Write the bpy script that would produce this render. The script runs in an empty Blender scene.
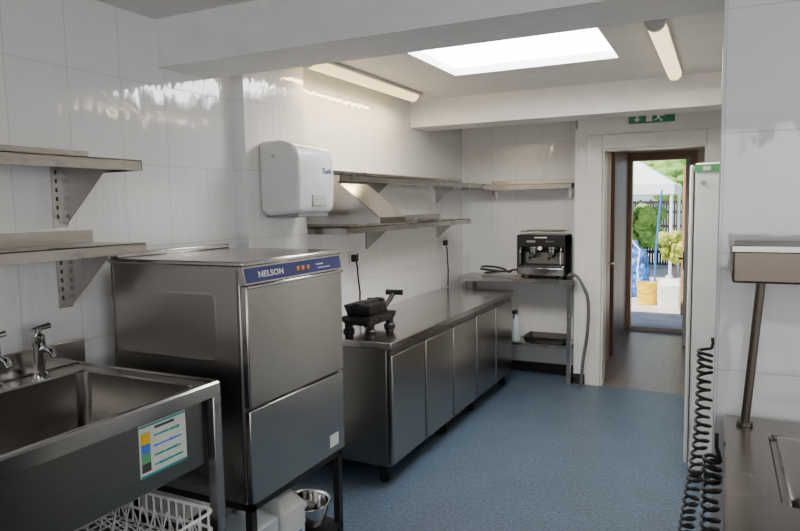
import bpy, bmesh, math, random
import numpy as np
from mathutils import Vector, Matrix
random.seed(7)
C = bpy.context.scene.collection
LOC = {}

# ------------------------------------------------------------------ materials
def mat(name, col=(0.8,0.8,0.8), rough=0.5, metal=0.0, emis=None, estr=0.0, spec=None, noise=None, bump=None, trans=0.0):
    m = bpy.data.materials.new(name); m.use_nodes = True
    nt = m.node_tree; b = nt.nodes['Principled BSDF']
    b.inputs['Base Color'].default_value = (*col, 1)
    b.inputs['Roughness'].default_value = rough
    b.inputs['Metallic'].default_value = metal
    if spec is not None: b.inputs['Specular IOR Level'].default_value = spec
    if emis: 
        b.inputs['Emission Color'].default_value = (*emis, 1); b.inputs['Emission Strength'].default_value = estr
    sc, am = noise or (8.0, 0.06)
    g = nt.nodes.new('ShaderNodeNewGeometry')
    n = nt.nodes.new('ShaderNodeTexNoise'); n.inputs['Scale'].default_value = sc; n.inputs['Detail'].default_value = 5
    nt.links.new(g.outputs['Position'], n.inputs['Vector'])
    mx = nt.nodes.new('ShaderNodeMix'); mx.data_type = 'RGBA'
    mx.inputs[6].default_value = (*[max(0, c*(1-am*2)) for c in col], 1)
    mx.inputs[7].default_value = (*[min(1, c*(1+am*2)) for c in col], 1)
    nt.links.new(n.outputs['Fac'], mx.inputs[0]); nt.links.new(mx.outputs[2], b.inputs['Base Color'])
    if bump:
        n2 = nt.nodes.new('ShaderNodeTexNoise'); n2.inputs['Scale'].default_value = bump[0]; n2.inputs['Detail'].default_value = 3
        nt.links.new(g.outputs['Position'], n2.inputs['Vector'])
        bp = nt.nodes.new('ShaderNodeBump'); bp.inputs['Strength'].default_value = bump[1]; bp.inputs['Distance'].default_value = 0.01
        nt.links.new(n2.outputs['Fac'], bp.inputs['Height']); nt.links.new(bp.outputs['Normal'], b.inputs['Normal'])
    return m

def steel(name, col=(0.46,0.445,0.425), rough=0.25, stretch=(60,4,60), bstr=0.03, smudge=0.05):
    m = bpy.data.materials.new(name); m.use_nodes = True
    nt = m.node_tree; b = nt.nodes['Principled BSDF']; b.inputs['Metallic'].default_value = 1.0
    g = nt.nodes.new('ShaderNodeNewGeometry')
    mp = nt.nodes.new('ShaderNodeMapping'); mp.inputs['Scale'].default_value = stretch
    nt.links.new(g.outputs['Position'], mp.inputs['Vector'])
    n = nt.nodes.new('ShaderNodeTexNoise'); n.inputs['Scale'].default_value = 3; n.inputs['Detail'].default_value = 4
    nt.links.new(mp.outputs['Vector'], n.inputs['Vector'])
    n2 = nt.nodes.new('ShaderNodeTexNoise'); n2.inputs['Scale'].default_value = 2.0; n2.inputs['Detail'].default_value = 2
    nt.links.new(g.outputs['Position'], n2.inputs['Vector'])
    rr_ = nt.nodes.new('ShaderNodeMapRange'); rr_.inputs['From Min'].default_value = 0.3; rr_.inputs['From Max'].default_value = 0.7
    rr_.inputs['To Min'].default_value = rough-smudge; rr_.inputs['To Max'].default_value = rough+smudge
    nt.links.new(n2.outputs['Fac'], rr_.inputs['Value']); nt.links.new(rr_.outputs['Result'], b.inputs['Roughness'])
    mx = nt.nodes.new('ShaderNodeMix'); mx.data_type = 'RGBA'
    mx.inputs[6].default_value = (*[c*0.88 for c in col], 1); mx.inputs[7].default_value = (*[min(1, c*1.12) for c in col], 1)
    nt.links.new(n.outputs['Fac'], mx.inputs[0]); nt.links.new(mx.outputs[2], b.inputs['Base Color'])
    bp = nt.nodes.new('ShaderNodeBump'); bp.inputs['Strength'].default_value = bstr; bp.inputs['Distance'].default_value = 0.01
    nt.links.new(n2.outputs['Fac'], bp.inputs['Height']); nt.links.new(bp.outputs['Normal'], b.inputs['Normal'])
    return m

def tile(name, axis, col=(0.80,0.795,0.785), w=0.25, hgt=0.36):
    m = bpy.data.materials.new(name); m.use_nodes = True
    nt = m.node_tree; b = nt.nodes['Principled BSDF']
    b.inputs['Roughness'].default_value = 0.045; b.inputs['Specular IOR Level'].default_value = 0.85
    g = nt.nodes.new('ShaderNodeNewGeometry'); s = nt.nodes.new('ShaderNodeSeparateXYZ'); c = nt.nodes.new('ShaderNodeCombineXYZ')
    nt.links.new(g.outputs['Position'], s.inputs[0])
    nt.links.new(s.outputs['Y' if axis == 'x' else 'X'], c.inputs[0]); nt.links.new(s.outputs['Z'], c.inputs[1])
    br = nt.nodes.new('ShaderNodeTexBrick'); br.offset = 0.0
    br.inputs['Scale'].default_value = 1.0; br.inputs['Brick Width'].default_value = w; br.inputs['Row Height'].default_value = hgt
    br.inputs['Mortar Size'].default_value = 0.002; br.inputs['Mortar Smooth'].default_value = 0.4
    br.inputs['Color1'].default_value = (*col, 1); br.inputs['Color2'].default_value = (*[x*0.98 for x in col], 1)
    br.inputs['Mortar'].default_value = (*[x*0.76 for x in col], 1)
    nt.links.new(c.outputs[0], br.inputs['Vector']); nt.links.new(br.outputs['Color'], b.inputs['Base Color'])
    mp = nt.nodes.new('ShaderNodeMapping'); mp.inputs['Scale'].default_value = (18,5,1) 
    nt.links.new(c.outputs[0], mp.inputs['Vector'])
    n = nt.nodes.new('ShaderNodeTexNoise'); n.inputs['Scale'].default_value = 1; n.inputs['Detail'].default_value = 1.5
    nt.links.new(mp.outputs[0], n.inputs['Vector'])
    b1 = nt.nodes.new('ShaderNodeBump'); b1.inputs['Strength'].default_value = 0.20; b1.inputs['Distance'].default_value = 0.02
    nt.links.new(n.outputs['Fac'], b1.inputs['Height'])
    b2 = nt.nodes.new('ShaderNodeBump'); b2.invert = True; b2.inputs['Strength'].default_value = 0.4; b2.inputs['Distance'].default_value = 0.003
    nt.links.new(br.outputs['Fac'], b2.inputs['Height']); nt.links.new(b1.outputs['Normal'], b2.inputs['Normal'])
    nt.links.new(b2.outputs['Normal'], b.inputs['Normal'])
    return m

def floor_mat():
    m = bpy.data.materials.new('blue_vinyl'); m.use_nodes = True
    nt = m.node_tree; b = nt.nodes['Principled BSDF']; b.inputs['Roughness'].default_value = 0.42
    g = nt.nodes.new('ShaderNodeNewGeometry')
    n = nt.nodes.new('ShaderNodeTexNoise'); n.inputs['Scale'].default_value = 55; n.inputs['Detail'].default_value = 8; n.inputs['Roughness'].default_value = 0.85
    n2 = nt.nodes.new('ShaderNodeTexNoise'); n2.inputs['Scale'].default_value = 3.5; n2.inputs['Detail'].default_value = 7; n2.inputs['Roughness'].default_value = 0.65
    nt.links.new(g.outputs['Position'], n.inputs['Vector']); nt.links.new(g.outputs['Position'], n2.inputs['Vector'])
    r = nt.nodes.new('ShaderNodeValToRGB'); r.color_ramp.elements[0].position = 0.40; r.color_ramp.elements[1].position = 0.60
    r.color_ramp.elements[0].color = (0.038,0.066,0.106,1); r.color_ramp.elements[1].color = (0.135,0.190,0.260,1)
    nt.links.new(n.outputs['Fac'], r.inputs[0])
    mx = nt.nodes.new('ShaderNodeMix'); mx.data_type = 'RGBA'; mx.blend_type = 'MULTIPLY'; mx.inputs[0].default_value = 0.5
    nt.links.new(r.outputs[0], mx.inputs[6]); 
    r3 = nt.nodes.new('ShaderNodeValToRGB'); r3.color_ramp.elements[0].position = 0.3; r3.color_ramp.elements[1].position = 0.7
    r3.color_ramp.elements[0].color = (0.6,0.6,0.6,1); r3.color_ramp.elements[1].color = (1,1,1,1)
    nt.links.new(n2.outputs['Fac'], r3.inputs[0]); nt.links.new(r3.outputs[0], mx.inputs[7])
    nt.links.new(mx.outputs[2], b.inputs['Base Color'])
    bp = nt.nodes.new('ShaderNodeBump'); bp.inputs['Strength'].default_value = 0.15; bp.inputs['Distance'].default_value = 0.002
    nt.links.new(n.outputs['Fac'], bp.inputs['Height']); nt.links.new(bp.outputs['Normal'], b.inputs['Normal'])
    return m

def plank_mat(name, c1, c2, w=0.12, axis='xy', rough=0.35):
    m = bpy.data.materials.new(name); m.use_nodes = True
    nt = m.node_tree; b = nt.nodes['Principled BSDF']; b.inputs['Roughness'].default_value = rough
    g = nt.nodes.new('ShaderNodeNewGeometry'); s = nt.nodes.new('ShaderNodeSeparateXYZ'); c = nt.nodes.new('ShaderNodeCombineXYZ')
    nt.links.new(g.outputs['Position'], s.inputs[0])
    A, B = {'xy':('Y','X'), 'yz':('Z','Y'), 'xz':('Z','X')}[axis]
    nt.links.new(s.outputs[A], c.inputs[0]); nt.links.new(s.outputs[B], c.inputs[1])
    br = nt.nodes.new('ShaderNodeTexBrick'); br.inputs['Scale'].default_value = 1
    br.inputs['Brick Width'].default_value = 1.1; br.inputs['Row Height'].default_value = w; br.inputs['Mortar Size'].default_value = 0.002
    br.inputs['Color1'].default_value = (*c1,1); br.inputs['Color2'].default_value = (*c2,1); br.inputs['Mortar'].default_value = (*[x*0.4 for x in c1],1)
    nt.links.new(c.outputs[0], br.inputs['Vector'])
    mp = nt.nodes.new('ShaderNodeMapping'); mp.inputs['Scale'].default_value = (2,30,1); nt.links.new(c.outputs[0], mp.inputs['Vector'])
    n = nt.nodes.new('ShaderNodeTexNoise'); n.inputs['Scale'].default_value = 2; nt.links.new(mp.outputs[0], n.inputs['Vector'])
    mx = nt.nodes.new('ShaderNodeMix'); mx.data_type='RGBA'; mx.blend_type='MULTIPLY'; mx.inputs[0].default_value = 0.5
    nt.links.new(br.outputs['Color'], mx.inputs[6]); nt.links.new(n.outputs['Fac'], mx.inputs[7]); nt.links.new(mx.outputs[2], b.inputs['Base Color'])
    return m

M = dict(
 tile_x=tile('glossy_tile_side','x'), tile_y=tile('glossy_tile_end','y'),
 paint=mat('white_paint',(0.82,0.81,0.795),0.6), ceil=mat('ceiling_paint',(0.68,0.67,0.655),0.7),
 trim=mat('white_gloss_trim',(0.85,0.84,0.81),0.3), floor=floor_mat(),
 wood=plank_mat('lobby_boards',(0.25,0.18,0.135),(0.19,0.135,0.10)),
 dtimber=plank_mat('dark_timber',(0.24,0.135,0.08),(0.19,0.105,0.06),0.14,'yz',0.45),
 btimber=plank_mat('brown_timber',(0.56,0.36,0.22),(0.50,0.31,0.18),0.2,'yz',0.4),
 frame=mat('dark_frame_timber',(0.14,0.08,0.05),0.45),
 steel=steel('brushed_steel'), steel_top=steel('worktop_steel',(0.49,0.475,0.455),0.18,(4,60,60),0.03,0.05),
 steel_door=steel('door_steel',(0.42,0.405,0.385),0.24,(4,4,60),0.03,0.03),
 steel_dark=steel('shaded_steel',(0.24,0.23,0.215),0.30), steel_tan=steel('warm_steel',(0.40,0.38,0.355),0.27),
 steel_serv=steel('servery_steel',(0.27,0.255,0.235),0.25), steel_brown=steel('brown_steel',(0.17,0.14,0.115),0.36),  # gantry steel has a darker, browner base colour
 chrome=mat('chrome',(0.62,0.62,0.62),0.1,1.0), slot=mat('dark_slot',(0.02,0.02,0.02),0.8),
 blackm=mat('black_metal',(0.02,0.02,0.02),0.4,0.3), iron=mat('cast_iron',(0.010,0.009,0.009),0.42,0.2,bump=(60,0.3)),
 rubber=mat('black_rubber',(0.010,0.010,0.010),0.5), plastic_w=mat('white_plastic',(0.68,0.68,0.665),0.25),
 fridge=mat('white_enamel',(0.82,0.83,0.82),0.22), blue_panel=mat('blue_panel',(0.02,0.035,0.17),0.35),
 letter_w=mat('white_lettering',(0.8,0.8,0.8),0.5), letter_b=mat('blue_lettering',(0.02,0.06,0.30),0.5),
 orange=mat('orange_button',(0.9,0.35,0.05),0.4), yellow=mat('yellow_plastic',(0.86,0.56,0.02),0.4),
 green=mat('green_mark',(0.10,0.40,0.15),0.5), teal=mat('teal_mark',(0.02,0.35,0.35),0.5), blue=mat('blue_mark',(0.05,0.20,0.70),0.5),
 paper=mat('laminated_paper',(0.70,0.73,0.64),0.2), ink=mat('dark_ink',(0.06,0.06,0.07),0.6),
 greyh=mat('grey_hose',(0.12,0.12,0.13),0.5), wire=mat('white_coated_wire',(0.85,0.85,0.85),0.35),
 diffuser=mat('lamp_diffuser',(0.80,0.72,0.46),0.4,emis=(1.0,0.76,0.36),estr=2.1),
 diffuser2=mat('lamp_diffuser_bright',(0.82,0.76,0.55),0.4,emis=(1.0,0.80,0.44),estr=2.4),
 skyglass=mat('skylight_glazing',(0.9,0.9,0.9),0.5,emis=(0.98,0.985,1.0),estr=22.0),
 sign=mat('exit_green',(0.02,0.22,0.11),0.4),
 milky=mat('milky_plastic',(0.76,0.78,0.77),0.4), paving=mat('paving',(0.52,0.49,0.45),0.8,noise=(3,0.2),bump=(20,0.4)),
 tarp=mat('blue_tarpaulin',(0.04,0.15,0.46),0.4,noise=(6,0.3),bump=(8,1.0)), cloth=mat('white_canvas',(0.82,0.84,0.86),0.8),
 leaf=mat('foliage',(0.20,0.38,0.07),0.7,noise=(12,0.45),bump=(30,1.0)), leafy=mat('yellow_foliage',(0.40,0.44,0.05),0.7,noise=(20,0.4),bump=(40,1.0)),
 post=mat('orange_timber',(0.42,0.22,0.10),0.7,noise=(9,0.2)), cream=mat('cream_plastic',(0.80,0.76,0.66),0.4),
 fencem=mat('fence_timber',(0.035,0.035,0.025),0.7),
 glassw=mat('window_glazing',(0.9,0.9,0.9),0.3,emis=(0.95,0.97,1.0),estr=2.4),
 grey=mat('grey_plastic',(0.20,0.21,0.22),0.45), lgrey=mat('light_grey_plastic',(0.42,0.42,0.41),0.45), cap=mat('cap_plastic',(0.62,0.61,0.58),0.45), bottle=mat('spray_bottle',(0.65,0.72,0.78),0.3),
)

# ------------------------------------------------------------------ mesh builder
class MB:
    def __init__(s): s.v=[]; s.f=[]
    def add(s, vs, fs):
        o=len(s.v); s.v += [tuple(map(float,v)) for v in vs]; s.f += [tuple(i+o for i in f) for f in fs]; return s
    def box(s,x0,x1,y0,y1,z0,z1):
        return s.add([(x0,y0,z0),(x1,y0,z0),(x1,y1,z0),(x0,y1,z0),(x0,y0,z1),(x1,y0,z1),(x1,y1,z1),(x0,y1,z1)],
          [(0,3,2,1),(4,5,6,7),(0,1,5,4),(1,2,6,5),(2,3,7,6),(3,0,4,7)])
    def prism(s,poly,axis,a,b):
        n=len(poly); vs=[]
        for t in (a,b):
            for p,q in poly: vs.append({'x':(t,p,q),'y':(p,t,q),'z':(p,q,t)}[axis])
        return s.add(vs,[tuple(range(n))[::-1],tuple(range(n,2*n))]+[(i,(i+1)%n,n+(i+1)%n,n+i) for i in range(n)])
    def tube(s,path,r,seg=10,r2=None,closed=False):
        P=[Vector(p) for p in path]; n=len(P); 
        t=(P[1]-P[0]).normalized(); up=Vector((0,0,1)) if abs(t.z)<0.9 else Vector((1,0,0))
        nrm=(up-t*up.dot(t)).normalized(); vs=[]
        for i,p in enumerate(P):
            if closed: tt=(P[(i+1)%n]-P[i-1]).normalized()
            else: tt=(P[min(i+1,n-1)]-P[max(i-1,0)]).normalized()
            nrm=(nrm-tt*nrm.dot(tt)).normalized(); bn=tt.cross(nrm)
            rr_ = r if r2 is None else r+(r2-r)*i/(n-1)
            for k in range(seg):
                a=2*math.pi*k/seg; vs.append(p+nrm*math.cos(a)*rr_+bn*math.sin(a)*rr_)
        fs=[(i*seg+k,i*seg+(k+1)%seg,(i+1)*seg+(k+1)%seg,(i+1)*seg+k) for i in range(n-1) for k in range(seg)]
        if closed: fs+=[((n-1)*seg+k,(n-1)*seg+(k+1)%seg,(k+1)%seg,k) for k in range(seg)]
        else: fs+=[tuple(range(seg))[::-1],tuple(range((n-1)*seg,n*seg))]
        return s.add(vs,fs)
    def cyl(s,p0,p1,r,r2=None,seg=20): return s.tube([p0,p1],r,seg,r2)
    def lathe(s,c,prof,seg=24,sx=1,sy=1):
        vs=[];n=len(prof)
        for r,z in prof:
            for k in range(seg):
                a=2*math.pi*k/seg; vs.append((c[0]+r*math.cos(a)*sx,c[1]+r*math.sin(a)*sy,c[2]+z))
        fs=[(i*seg+k,i*seg+(k+1)%seg,(i+1)*seg+(k+1)%seg,(i+1)*seg+k) for i in range(n-1) for k in range(seg)]
        fs+=[tuple(range(seg))[::-1],tuple(range((n-1)*seg,n*seg))]
        return s.add(vs,fs)
    def loft(s,rings,cap0=False,cap1=False):
        n=len(rings[0]);vs=[v for r in rings for v in r]
        fs=[(i*n+k,i*n+(k+1)%n,(i+1)*n+(k+1)%n,(i+1)*n+k) for i in range(len(rings)-1) for k in range(n)]
        if cap0: fs.append(tuple(range(n))[::-1])
        if cap1: fs.append(tuple(range((len(rings)-1)*n,len(rings)*n)))
        return s.add(vs,fs)
    def ball(s,c,r,sz=1.0,seg=16):
        pr=[(max(0.0005,r*math.sin(math.pi*i/10)),-r*sz*math.cos(math.pi*i/10)) for i in range(11)]
        return s.lathe(c,pr,seg)

def rr(x0,x1,y0,y1,z,r,n=5):
    out=[]
    for cx,cy,a0 in ((x1-r,y1-r,0),(x0+r,y1-r,90),(x0+r,y0+r,180),(x1-r,y0+r,270)):
        for i in range(n+1):
            a=math.radians(a0+90*i/n); out.append((cx+r*math.cos(a),cy+r*math.sin(a),z))
    return out

def mkobj(mb,name,m,parent=None,bevel=0,base=False,label=None,seg=2,sharp=35):
    v=np.array(mb.v); lo,hi=v.min(0),v.max(0); c=(lo+hi)/2
    if base: c[2]=lo[2]
    me=bpy.data.meshes.new(name); me.from_pydata([tuple(p-c) for p in v],[],mb.f); me.update()
    bm=bmesh.new(); bm.from_mesh(me); bmesh.ops.recalc_face_normals(bm,faces=bm.faces); bm.to_mesh(me); bm.free()
    for p in me.polygons: p.use_smooth=True
    me.set_sharp_from_angle(angle=math.radians(sharp))
    me.materials.append(M[m]); o=bpy.data.objects.new(name,me); C.objects.link(o)
    LOC[o.name]=Vector(c)
    if parent is not None:
        o.parent=parent; o.location=Vector(c)-LOC[parent.name]
    else: o.location=c
    if bevel:
        b=o.modifiers.new('bevel','BEVEL'); b.width=bevel; b.segments=seg; b.limit_method='ANGLE'; b.angle_limit=math.radians(40)
    if label: o['label']=label
    return o
def part(mb,name,parent,m,**k): return mkobj(mb,name,m,parent,**k)
def thing(name,label,cat,loc,group=None):
    e=bpy.data.objects.new(name,None); e.empty_display_size=0.1; C.objects.link(e); e.location=loc; LOC[e.name]=Vector(loc)
    e['label']=label; e['category']=cat
    if group: e['group']=group
    return e
def single(mb,name,m,label,cat,group=None,**k):
    o=mkobj(mb,name,m,None,base=True,**k); o['label']=label; o['category']=cat
    if group: o['group']=group
    return o
def struct(mb,name,m,**k):
    o=mkobj(mb,name,m,None,**k); o['kind']='structure'; return o
def text(s,name,parent,m,loc,size,face='x',ext=0.0008,align='CENTER',off=0.0,shear=0.0,space=1.0):
    cu=bpy.data.curves.new(name,'FONT'); cu.body=s; cu.size=size; cu.extrude=ext; cu.align_x=align; cu.align_y='CENTER'; cu.offset=off; cu.shear=shear; cu.space_character=space
    t=bpy.data.objects.new('tmp',cu); C.objects.link(t)
    bpy.context.view_layer.update()
    me=bpy.data.meshes.new_from_object(t.evaluated_get(bpy.context.evaluated_depsgraph_get()))
    bpy.data.objects.remove(t)
    o=bpy.data.objects.new(name,me); C.objects.link(o); me.materials.clear(); me.materials.append(M[m])
    o.parent=parent; o.location=Vector(loc)-LOC[parent.name]; LOC[o.name]=Vector(loc)
    o.rotation_euler=(math.pi/2,0,math.pi/2) if face=='x' else (math.pi/2,0,0)
    return o

W=-2.3; CZ=2.45
# ------------------------------------------------------------------ structure
struct(MB().box(W-0.15,2.4,-2.7,5.77,-0.1,0).box(W-0.15,-1.13,5.77,6.2,-0.1,0),'floor','floor')
struct(MB().box(-1.2,0.75,5.77,8.62,-0.1,0.0),'floor_lobby','wood')
struct(MB().box(W-0.15,W,-2.7,6.2,0,CZ),'wall_left','tile_x')
struct(MB().box(W,W+0.08,2.70,3.24,0,CZ),'wall_pier','tile_x')
struct(MB().box(W,2.4,-2.7,-2.55,0,1.0).box(W,2.4,-2.7,-2.55,2.2,CZ).box(W,-1.2,-2.7,-2.55,1.0,2.2).box(1.4,2.4,-2.7,-2.55,1.0,2.2),'wall_back','paint')
struct(MB().box(-1.2,1.4,-2.66,-2.64,1.0,2.2),'window_2','glassw')
struct(MB().box(2.25,2.4,-2.55,2.2,0,1.0).box(2.25,2.4,-2.55,2.2,2.2,CZ).box(2.25,2.4,-2.55,-0.9,1.0,2.2).box(2.25,2.4,1.2,2.2,1.0,2.2),'wall_right','paint')
struct(MB().box(2.32,2.34,-0.9,1.2,1.0,2.2),'window_3','glassw')
struct(MB().box(-0.01,2.4,2.2,2.53,0,CZ),'wall_nib','tile_y',bevel=0.004)
struct(MB().box(0.75,0.9,2.53,8.62,0,CZ),'wall_bay','tile_x')
struct(MB().box(W,-0.95,6.05,6.2,0,CZ),'wall_far','tile_y')
struct(MB().box(-1.13,-0.92,5.77,6.05,0,CZ).box(-0.12,0.75,5.77,5.92,0,CZ).box(-0.92,-0.12,5.77,5.92,2.05,CZ),'wall_door','paint')
struct(MB().box(-1.150,-1.126,5.762,5.785,0.09,2.235),'trim_10','trim')
struct(MB().box(-1.05,-0.92,5.745,5.77,0,2.17).box(-0.12,-0.02,5.745,5.77,0,2.17).box(-0.92,-0.12,5.745,5.77,2.05,2.17),'trim_1','trim',bevel=0.006)
struct(MB().box(-0.925,-0.905,5.77,5.92,0,2.05).box(-0.135,-0.115,5.77,5.92,0,2.05).box(-0.905,-0.135,5.77,5.92,2.035,2.055),'trim_2','trim')
struct(MB().box(-1.13,-1.05,5.755,5.77,0,0.09).box(-1.145,-1.13,5.755,6.05,0,0.09).box(W,-1.145,6.035,6.05,0,0.09),'baseboard_far','rubber')
struct(MB().box(W,W+0.012,-2.5,2.70,0,0.09).box(W,W+0.012,3.24,6.03,0,0.09).box(W+0.08,W+0.092,2.7,3.24,0,0.09),'baseboard_left','rubber')
struct(MB().box(W,2.25,2.21,2.53,2.24,CZ),'trim_3','paint')
struct(MB().box(W,0.75,4.88,5.20,2.235,CZ),'trim_4','paint')
sx0,sx1,sy0,sy1=-1.60,-0.57,3.36,4.10
struct(MB().box(W-0.15,2.4,-2.7,sy0,CZ,CZ+0.12).box(W-0.15,0.9,sy1,8.62,CZ,CZ+0.12).box(W-0.15,sx0,sy0,sy1,CZ,CZ+0.12).box(sx1,0.9,sy0,sy1,CZ,CZ+0.12),'ceiling','ceil')
struct(MB().box(sx0-0.02,sx1+0.02,sy0-0.02,sy1+0.02,CZ+0.05,CZ+0.07),'window_1','skyglass')
# lobby
struct(MB().box(-1.2,-1.05,6.05,8.62,0,CZ),'wall_lobby','dtimber')
struct(MB().box(-1.05,-1.0,8.5,8.62,0,2.2).box(-0.33,-0.27,8.5,8.62,0,2.2).box(-1.0,-0.33,8.5,8.62,2.1,2.2),'trim_6','btimber',bevel=0.004)
struct(MB().box(-1.2,-1.05,8.5,8.65,0,CZ).box(-0.27,0.75,8.5,8.65,0,CZ).box(-1.05,-0.27,8.5,8.65,2.2,CZ),'wall_outer','cream')
struct(MB().box(-1.05,-0.92,5.93,6.04,0,2.3),'trim_7','cream')
struct(MB().box(-1.05,-0.985,6.95,7.05,0,2.12).box(-1.05,0.75,6.95,7.05,2.12,CZ),'trim_8','frame',bevel=0.004)
d=thing('door_1','', '',(-0.98,6.35,0)); del d['label'],d['category']; d['kind']='structure'
part(MB().box(-1.045,-1.0,6.08,6.80,0.01,2.08),'door_leaf',d,'btimber',bevel=0.004)
part(MB().cyl((-1.0,6.7,1.0),(-0.95,6.7,1.0),0.012).cyl((-0.955,6.7,1.0),(-0.955,6.6,1.0),0.01),'handle',d,'chrome')
d=thing('door_2','', '',(-0.35,8.1,0)); del d['label'],d['category']; d['kind']='structure'
part(MB().box(-0.36,-0.32,7.7,8.49,0.01,2.08),'door_leaf',d,'lgrey',bevel=0.004)
part(MB().box(-0.372,-0.36,7.74,7.80,0.85,1.05).cyl((-0.41,7.77,0.97),(-0.36,7.77,0.97),0.01).cyl((-0.41,7.76,0.97),(-0.41,7.88,0.97),0.009),'handle',d,'blackm')
struct(MB().box(-1.15,-0.2,8.5,8.85,-0.02,0.05),'trim_9','paving',bevel=0.01)
struct(MB().box(-14,14,8.66,40,-0.12,-0.02),'ground','paving')

# ------------------------------------------------------------------ sink unit
FX=-1.54; SE=1.70; SZ=1.01
s=thing('sink_unit','stainless steel catering sink with deep bowl on square legs','sink',(-1.9,0.9,0))
bx0,bx1,by0,by1=-2.16,-1.585,0.35,1.635
part(MB().loft([rr(-2.28,FX,-0.2,SE,SZ-0.05,0.012),rr(-2.28,FX,-0.2,SE,SZ-0.006,0.012),rr(-2.275,FX-0.006,-0.195,SE-0.005,SZ,0.012),rr(-2.26,FX-0.014,-0.18,SE-0.013,SZ,0.012),rr(-2.255,FX-0.018,-0.175,SE-0.017,SZ-0.006,0.012),rr(bx0,bx1,by0,by1,SZ-0.008,0.045),rr(bx0+0.006,bx1-0.006,by0+0.006,by1-0.006,SZ-0.016,0.045)]),'sink_top',s,'steel_top')
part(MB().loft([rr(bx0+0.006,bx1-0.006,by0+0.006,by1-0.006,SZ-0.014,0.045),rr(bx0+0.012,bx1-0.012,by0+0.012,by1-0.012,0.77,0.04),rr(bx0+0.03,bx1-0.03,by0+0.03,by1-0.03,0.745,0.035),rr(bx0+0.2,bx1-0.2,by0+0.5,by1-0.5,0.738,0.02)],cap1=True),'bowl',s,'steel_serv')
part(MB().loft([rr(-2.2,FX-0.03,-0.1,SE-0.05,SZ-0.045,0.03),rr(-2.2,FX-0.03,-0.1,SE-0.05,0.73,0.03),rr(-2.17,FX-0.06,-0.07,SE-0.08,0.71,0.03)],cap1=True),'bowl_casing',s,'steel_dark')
part(MB().box(-2.285,-2.268,-0.2,SE+0.03,SZ-0.01,SZ+0.085),'upstand',s,'steel_top',bevel=0.003)
for x in (-1.562,-2.24):
    for y in (-0.15,SE-0.022):
        part(MB().box(x-0.019,x+0.019,y-0.019,y+0.019,0.02,SZ-0.04).cyl((x,y,0),(x,y,0.025),0.016),'leg',s,'steel',bevel=0.003)
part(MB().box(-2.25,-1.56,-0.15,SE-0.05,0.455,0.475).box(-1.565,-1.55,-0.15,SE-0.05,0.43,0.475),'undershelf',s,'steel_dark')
part(MB().cyl((-1.9,1.0,0.739),(-1.9,1.0,0.745),0.045),'drain',s,'chrome')
lb=thing('colour_chart_sign','laminated colour-code notice fixed to the sink front','sign',(-1.568,1.46,0.77))
part(MB().box(FX-0.029,FX-0.026,1.36,1.55,0.78,0.945),'sheet',lb,'paper')
xx0,xx1=FX-0.026,FX-0.0245
part(MB().box(xx0,xx1,1.365,1.40,0.885,0.92),'yellow_square',lb,'yellow'); part(MB().box(xx0,xx1,1.365,1.40,0.855,0.884),'blue_square',lb,'blue')
part(MB().box(xx0,xx1,1.365,1.40,0.825,0.854),'green_square',lb,'green'); part(MB().box(xx0,xx1,1.365,1.40,0.797,0.824),'dark_square',lb,'ink')
part(MB().box(xx0,xx1,1.36,1.55,0.781,0.788),'border_line',lb,'teal'); part(MB().box(xx0,xx1,1.36,1.55,0.937,0.943),'border_line',lb,'teal')
for i,z in enumerate((0.902,0.869,0.839,0.809)):
    y=1.415; tx=MB()
    while y<1.52:
        w=random.uniform(0.008,0.02); h=random.uniform(0.002,0.0045); tx.box(xx0,xx1,y,y+w,z-h,z+h); y+=w
    part(tx,'printed_line',lb,'teal' if i!=1 else 'blue')
part(MB().box(xx0,xx1,1.42,1.50,0.923,0.931),'printed_heading',lb,'ink')

def tap(x,y,lab):
    t=thing('sink_tap',lab,'tap',(x,y,SZ),'pillar taps over the sink')
    part(MB().lathe((x,y,SZ),[(0.028,-0.006),(0.028,0.006),(0.019,0.014),(0.018,0.10),(0.023,0.11),(0.023,0.145),(0.012,0.155)],20),'tap_body',t,'chrome')
    part(MB().tube([(x,y,SZ+0.09),(x+0.04,y+0.003,SZ+0.10),(x+0.065,y+0.005,SZ+0.092),(x+0.075,y+0.006,SZ+0.072)],0.012,12),'spout',t,'chrome')
    part(MB().cyl((x,y,SZ+0.15),(x,y,SZ+0.175),0.013).tube([(x,y-0.025,SZ+0.168),(x,y,SZ+0.172),(x,y+0.045,SZ+0.176)],0.009,10,0.012),'lever',t,'chrome')
tap(-2.20,1.49,'chrome lever pillar tap at the back of the sink')
tap(-2.20,1.325,'chrome lever pillar tap at the back of the sink')

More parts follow.
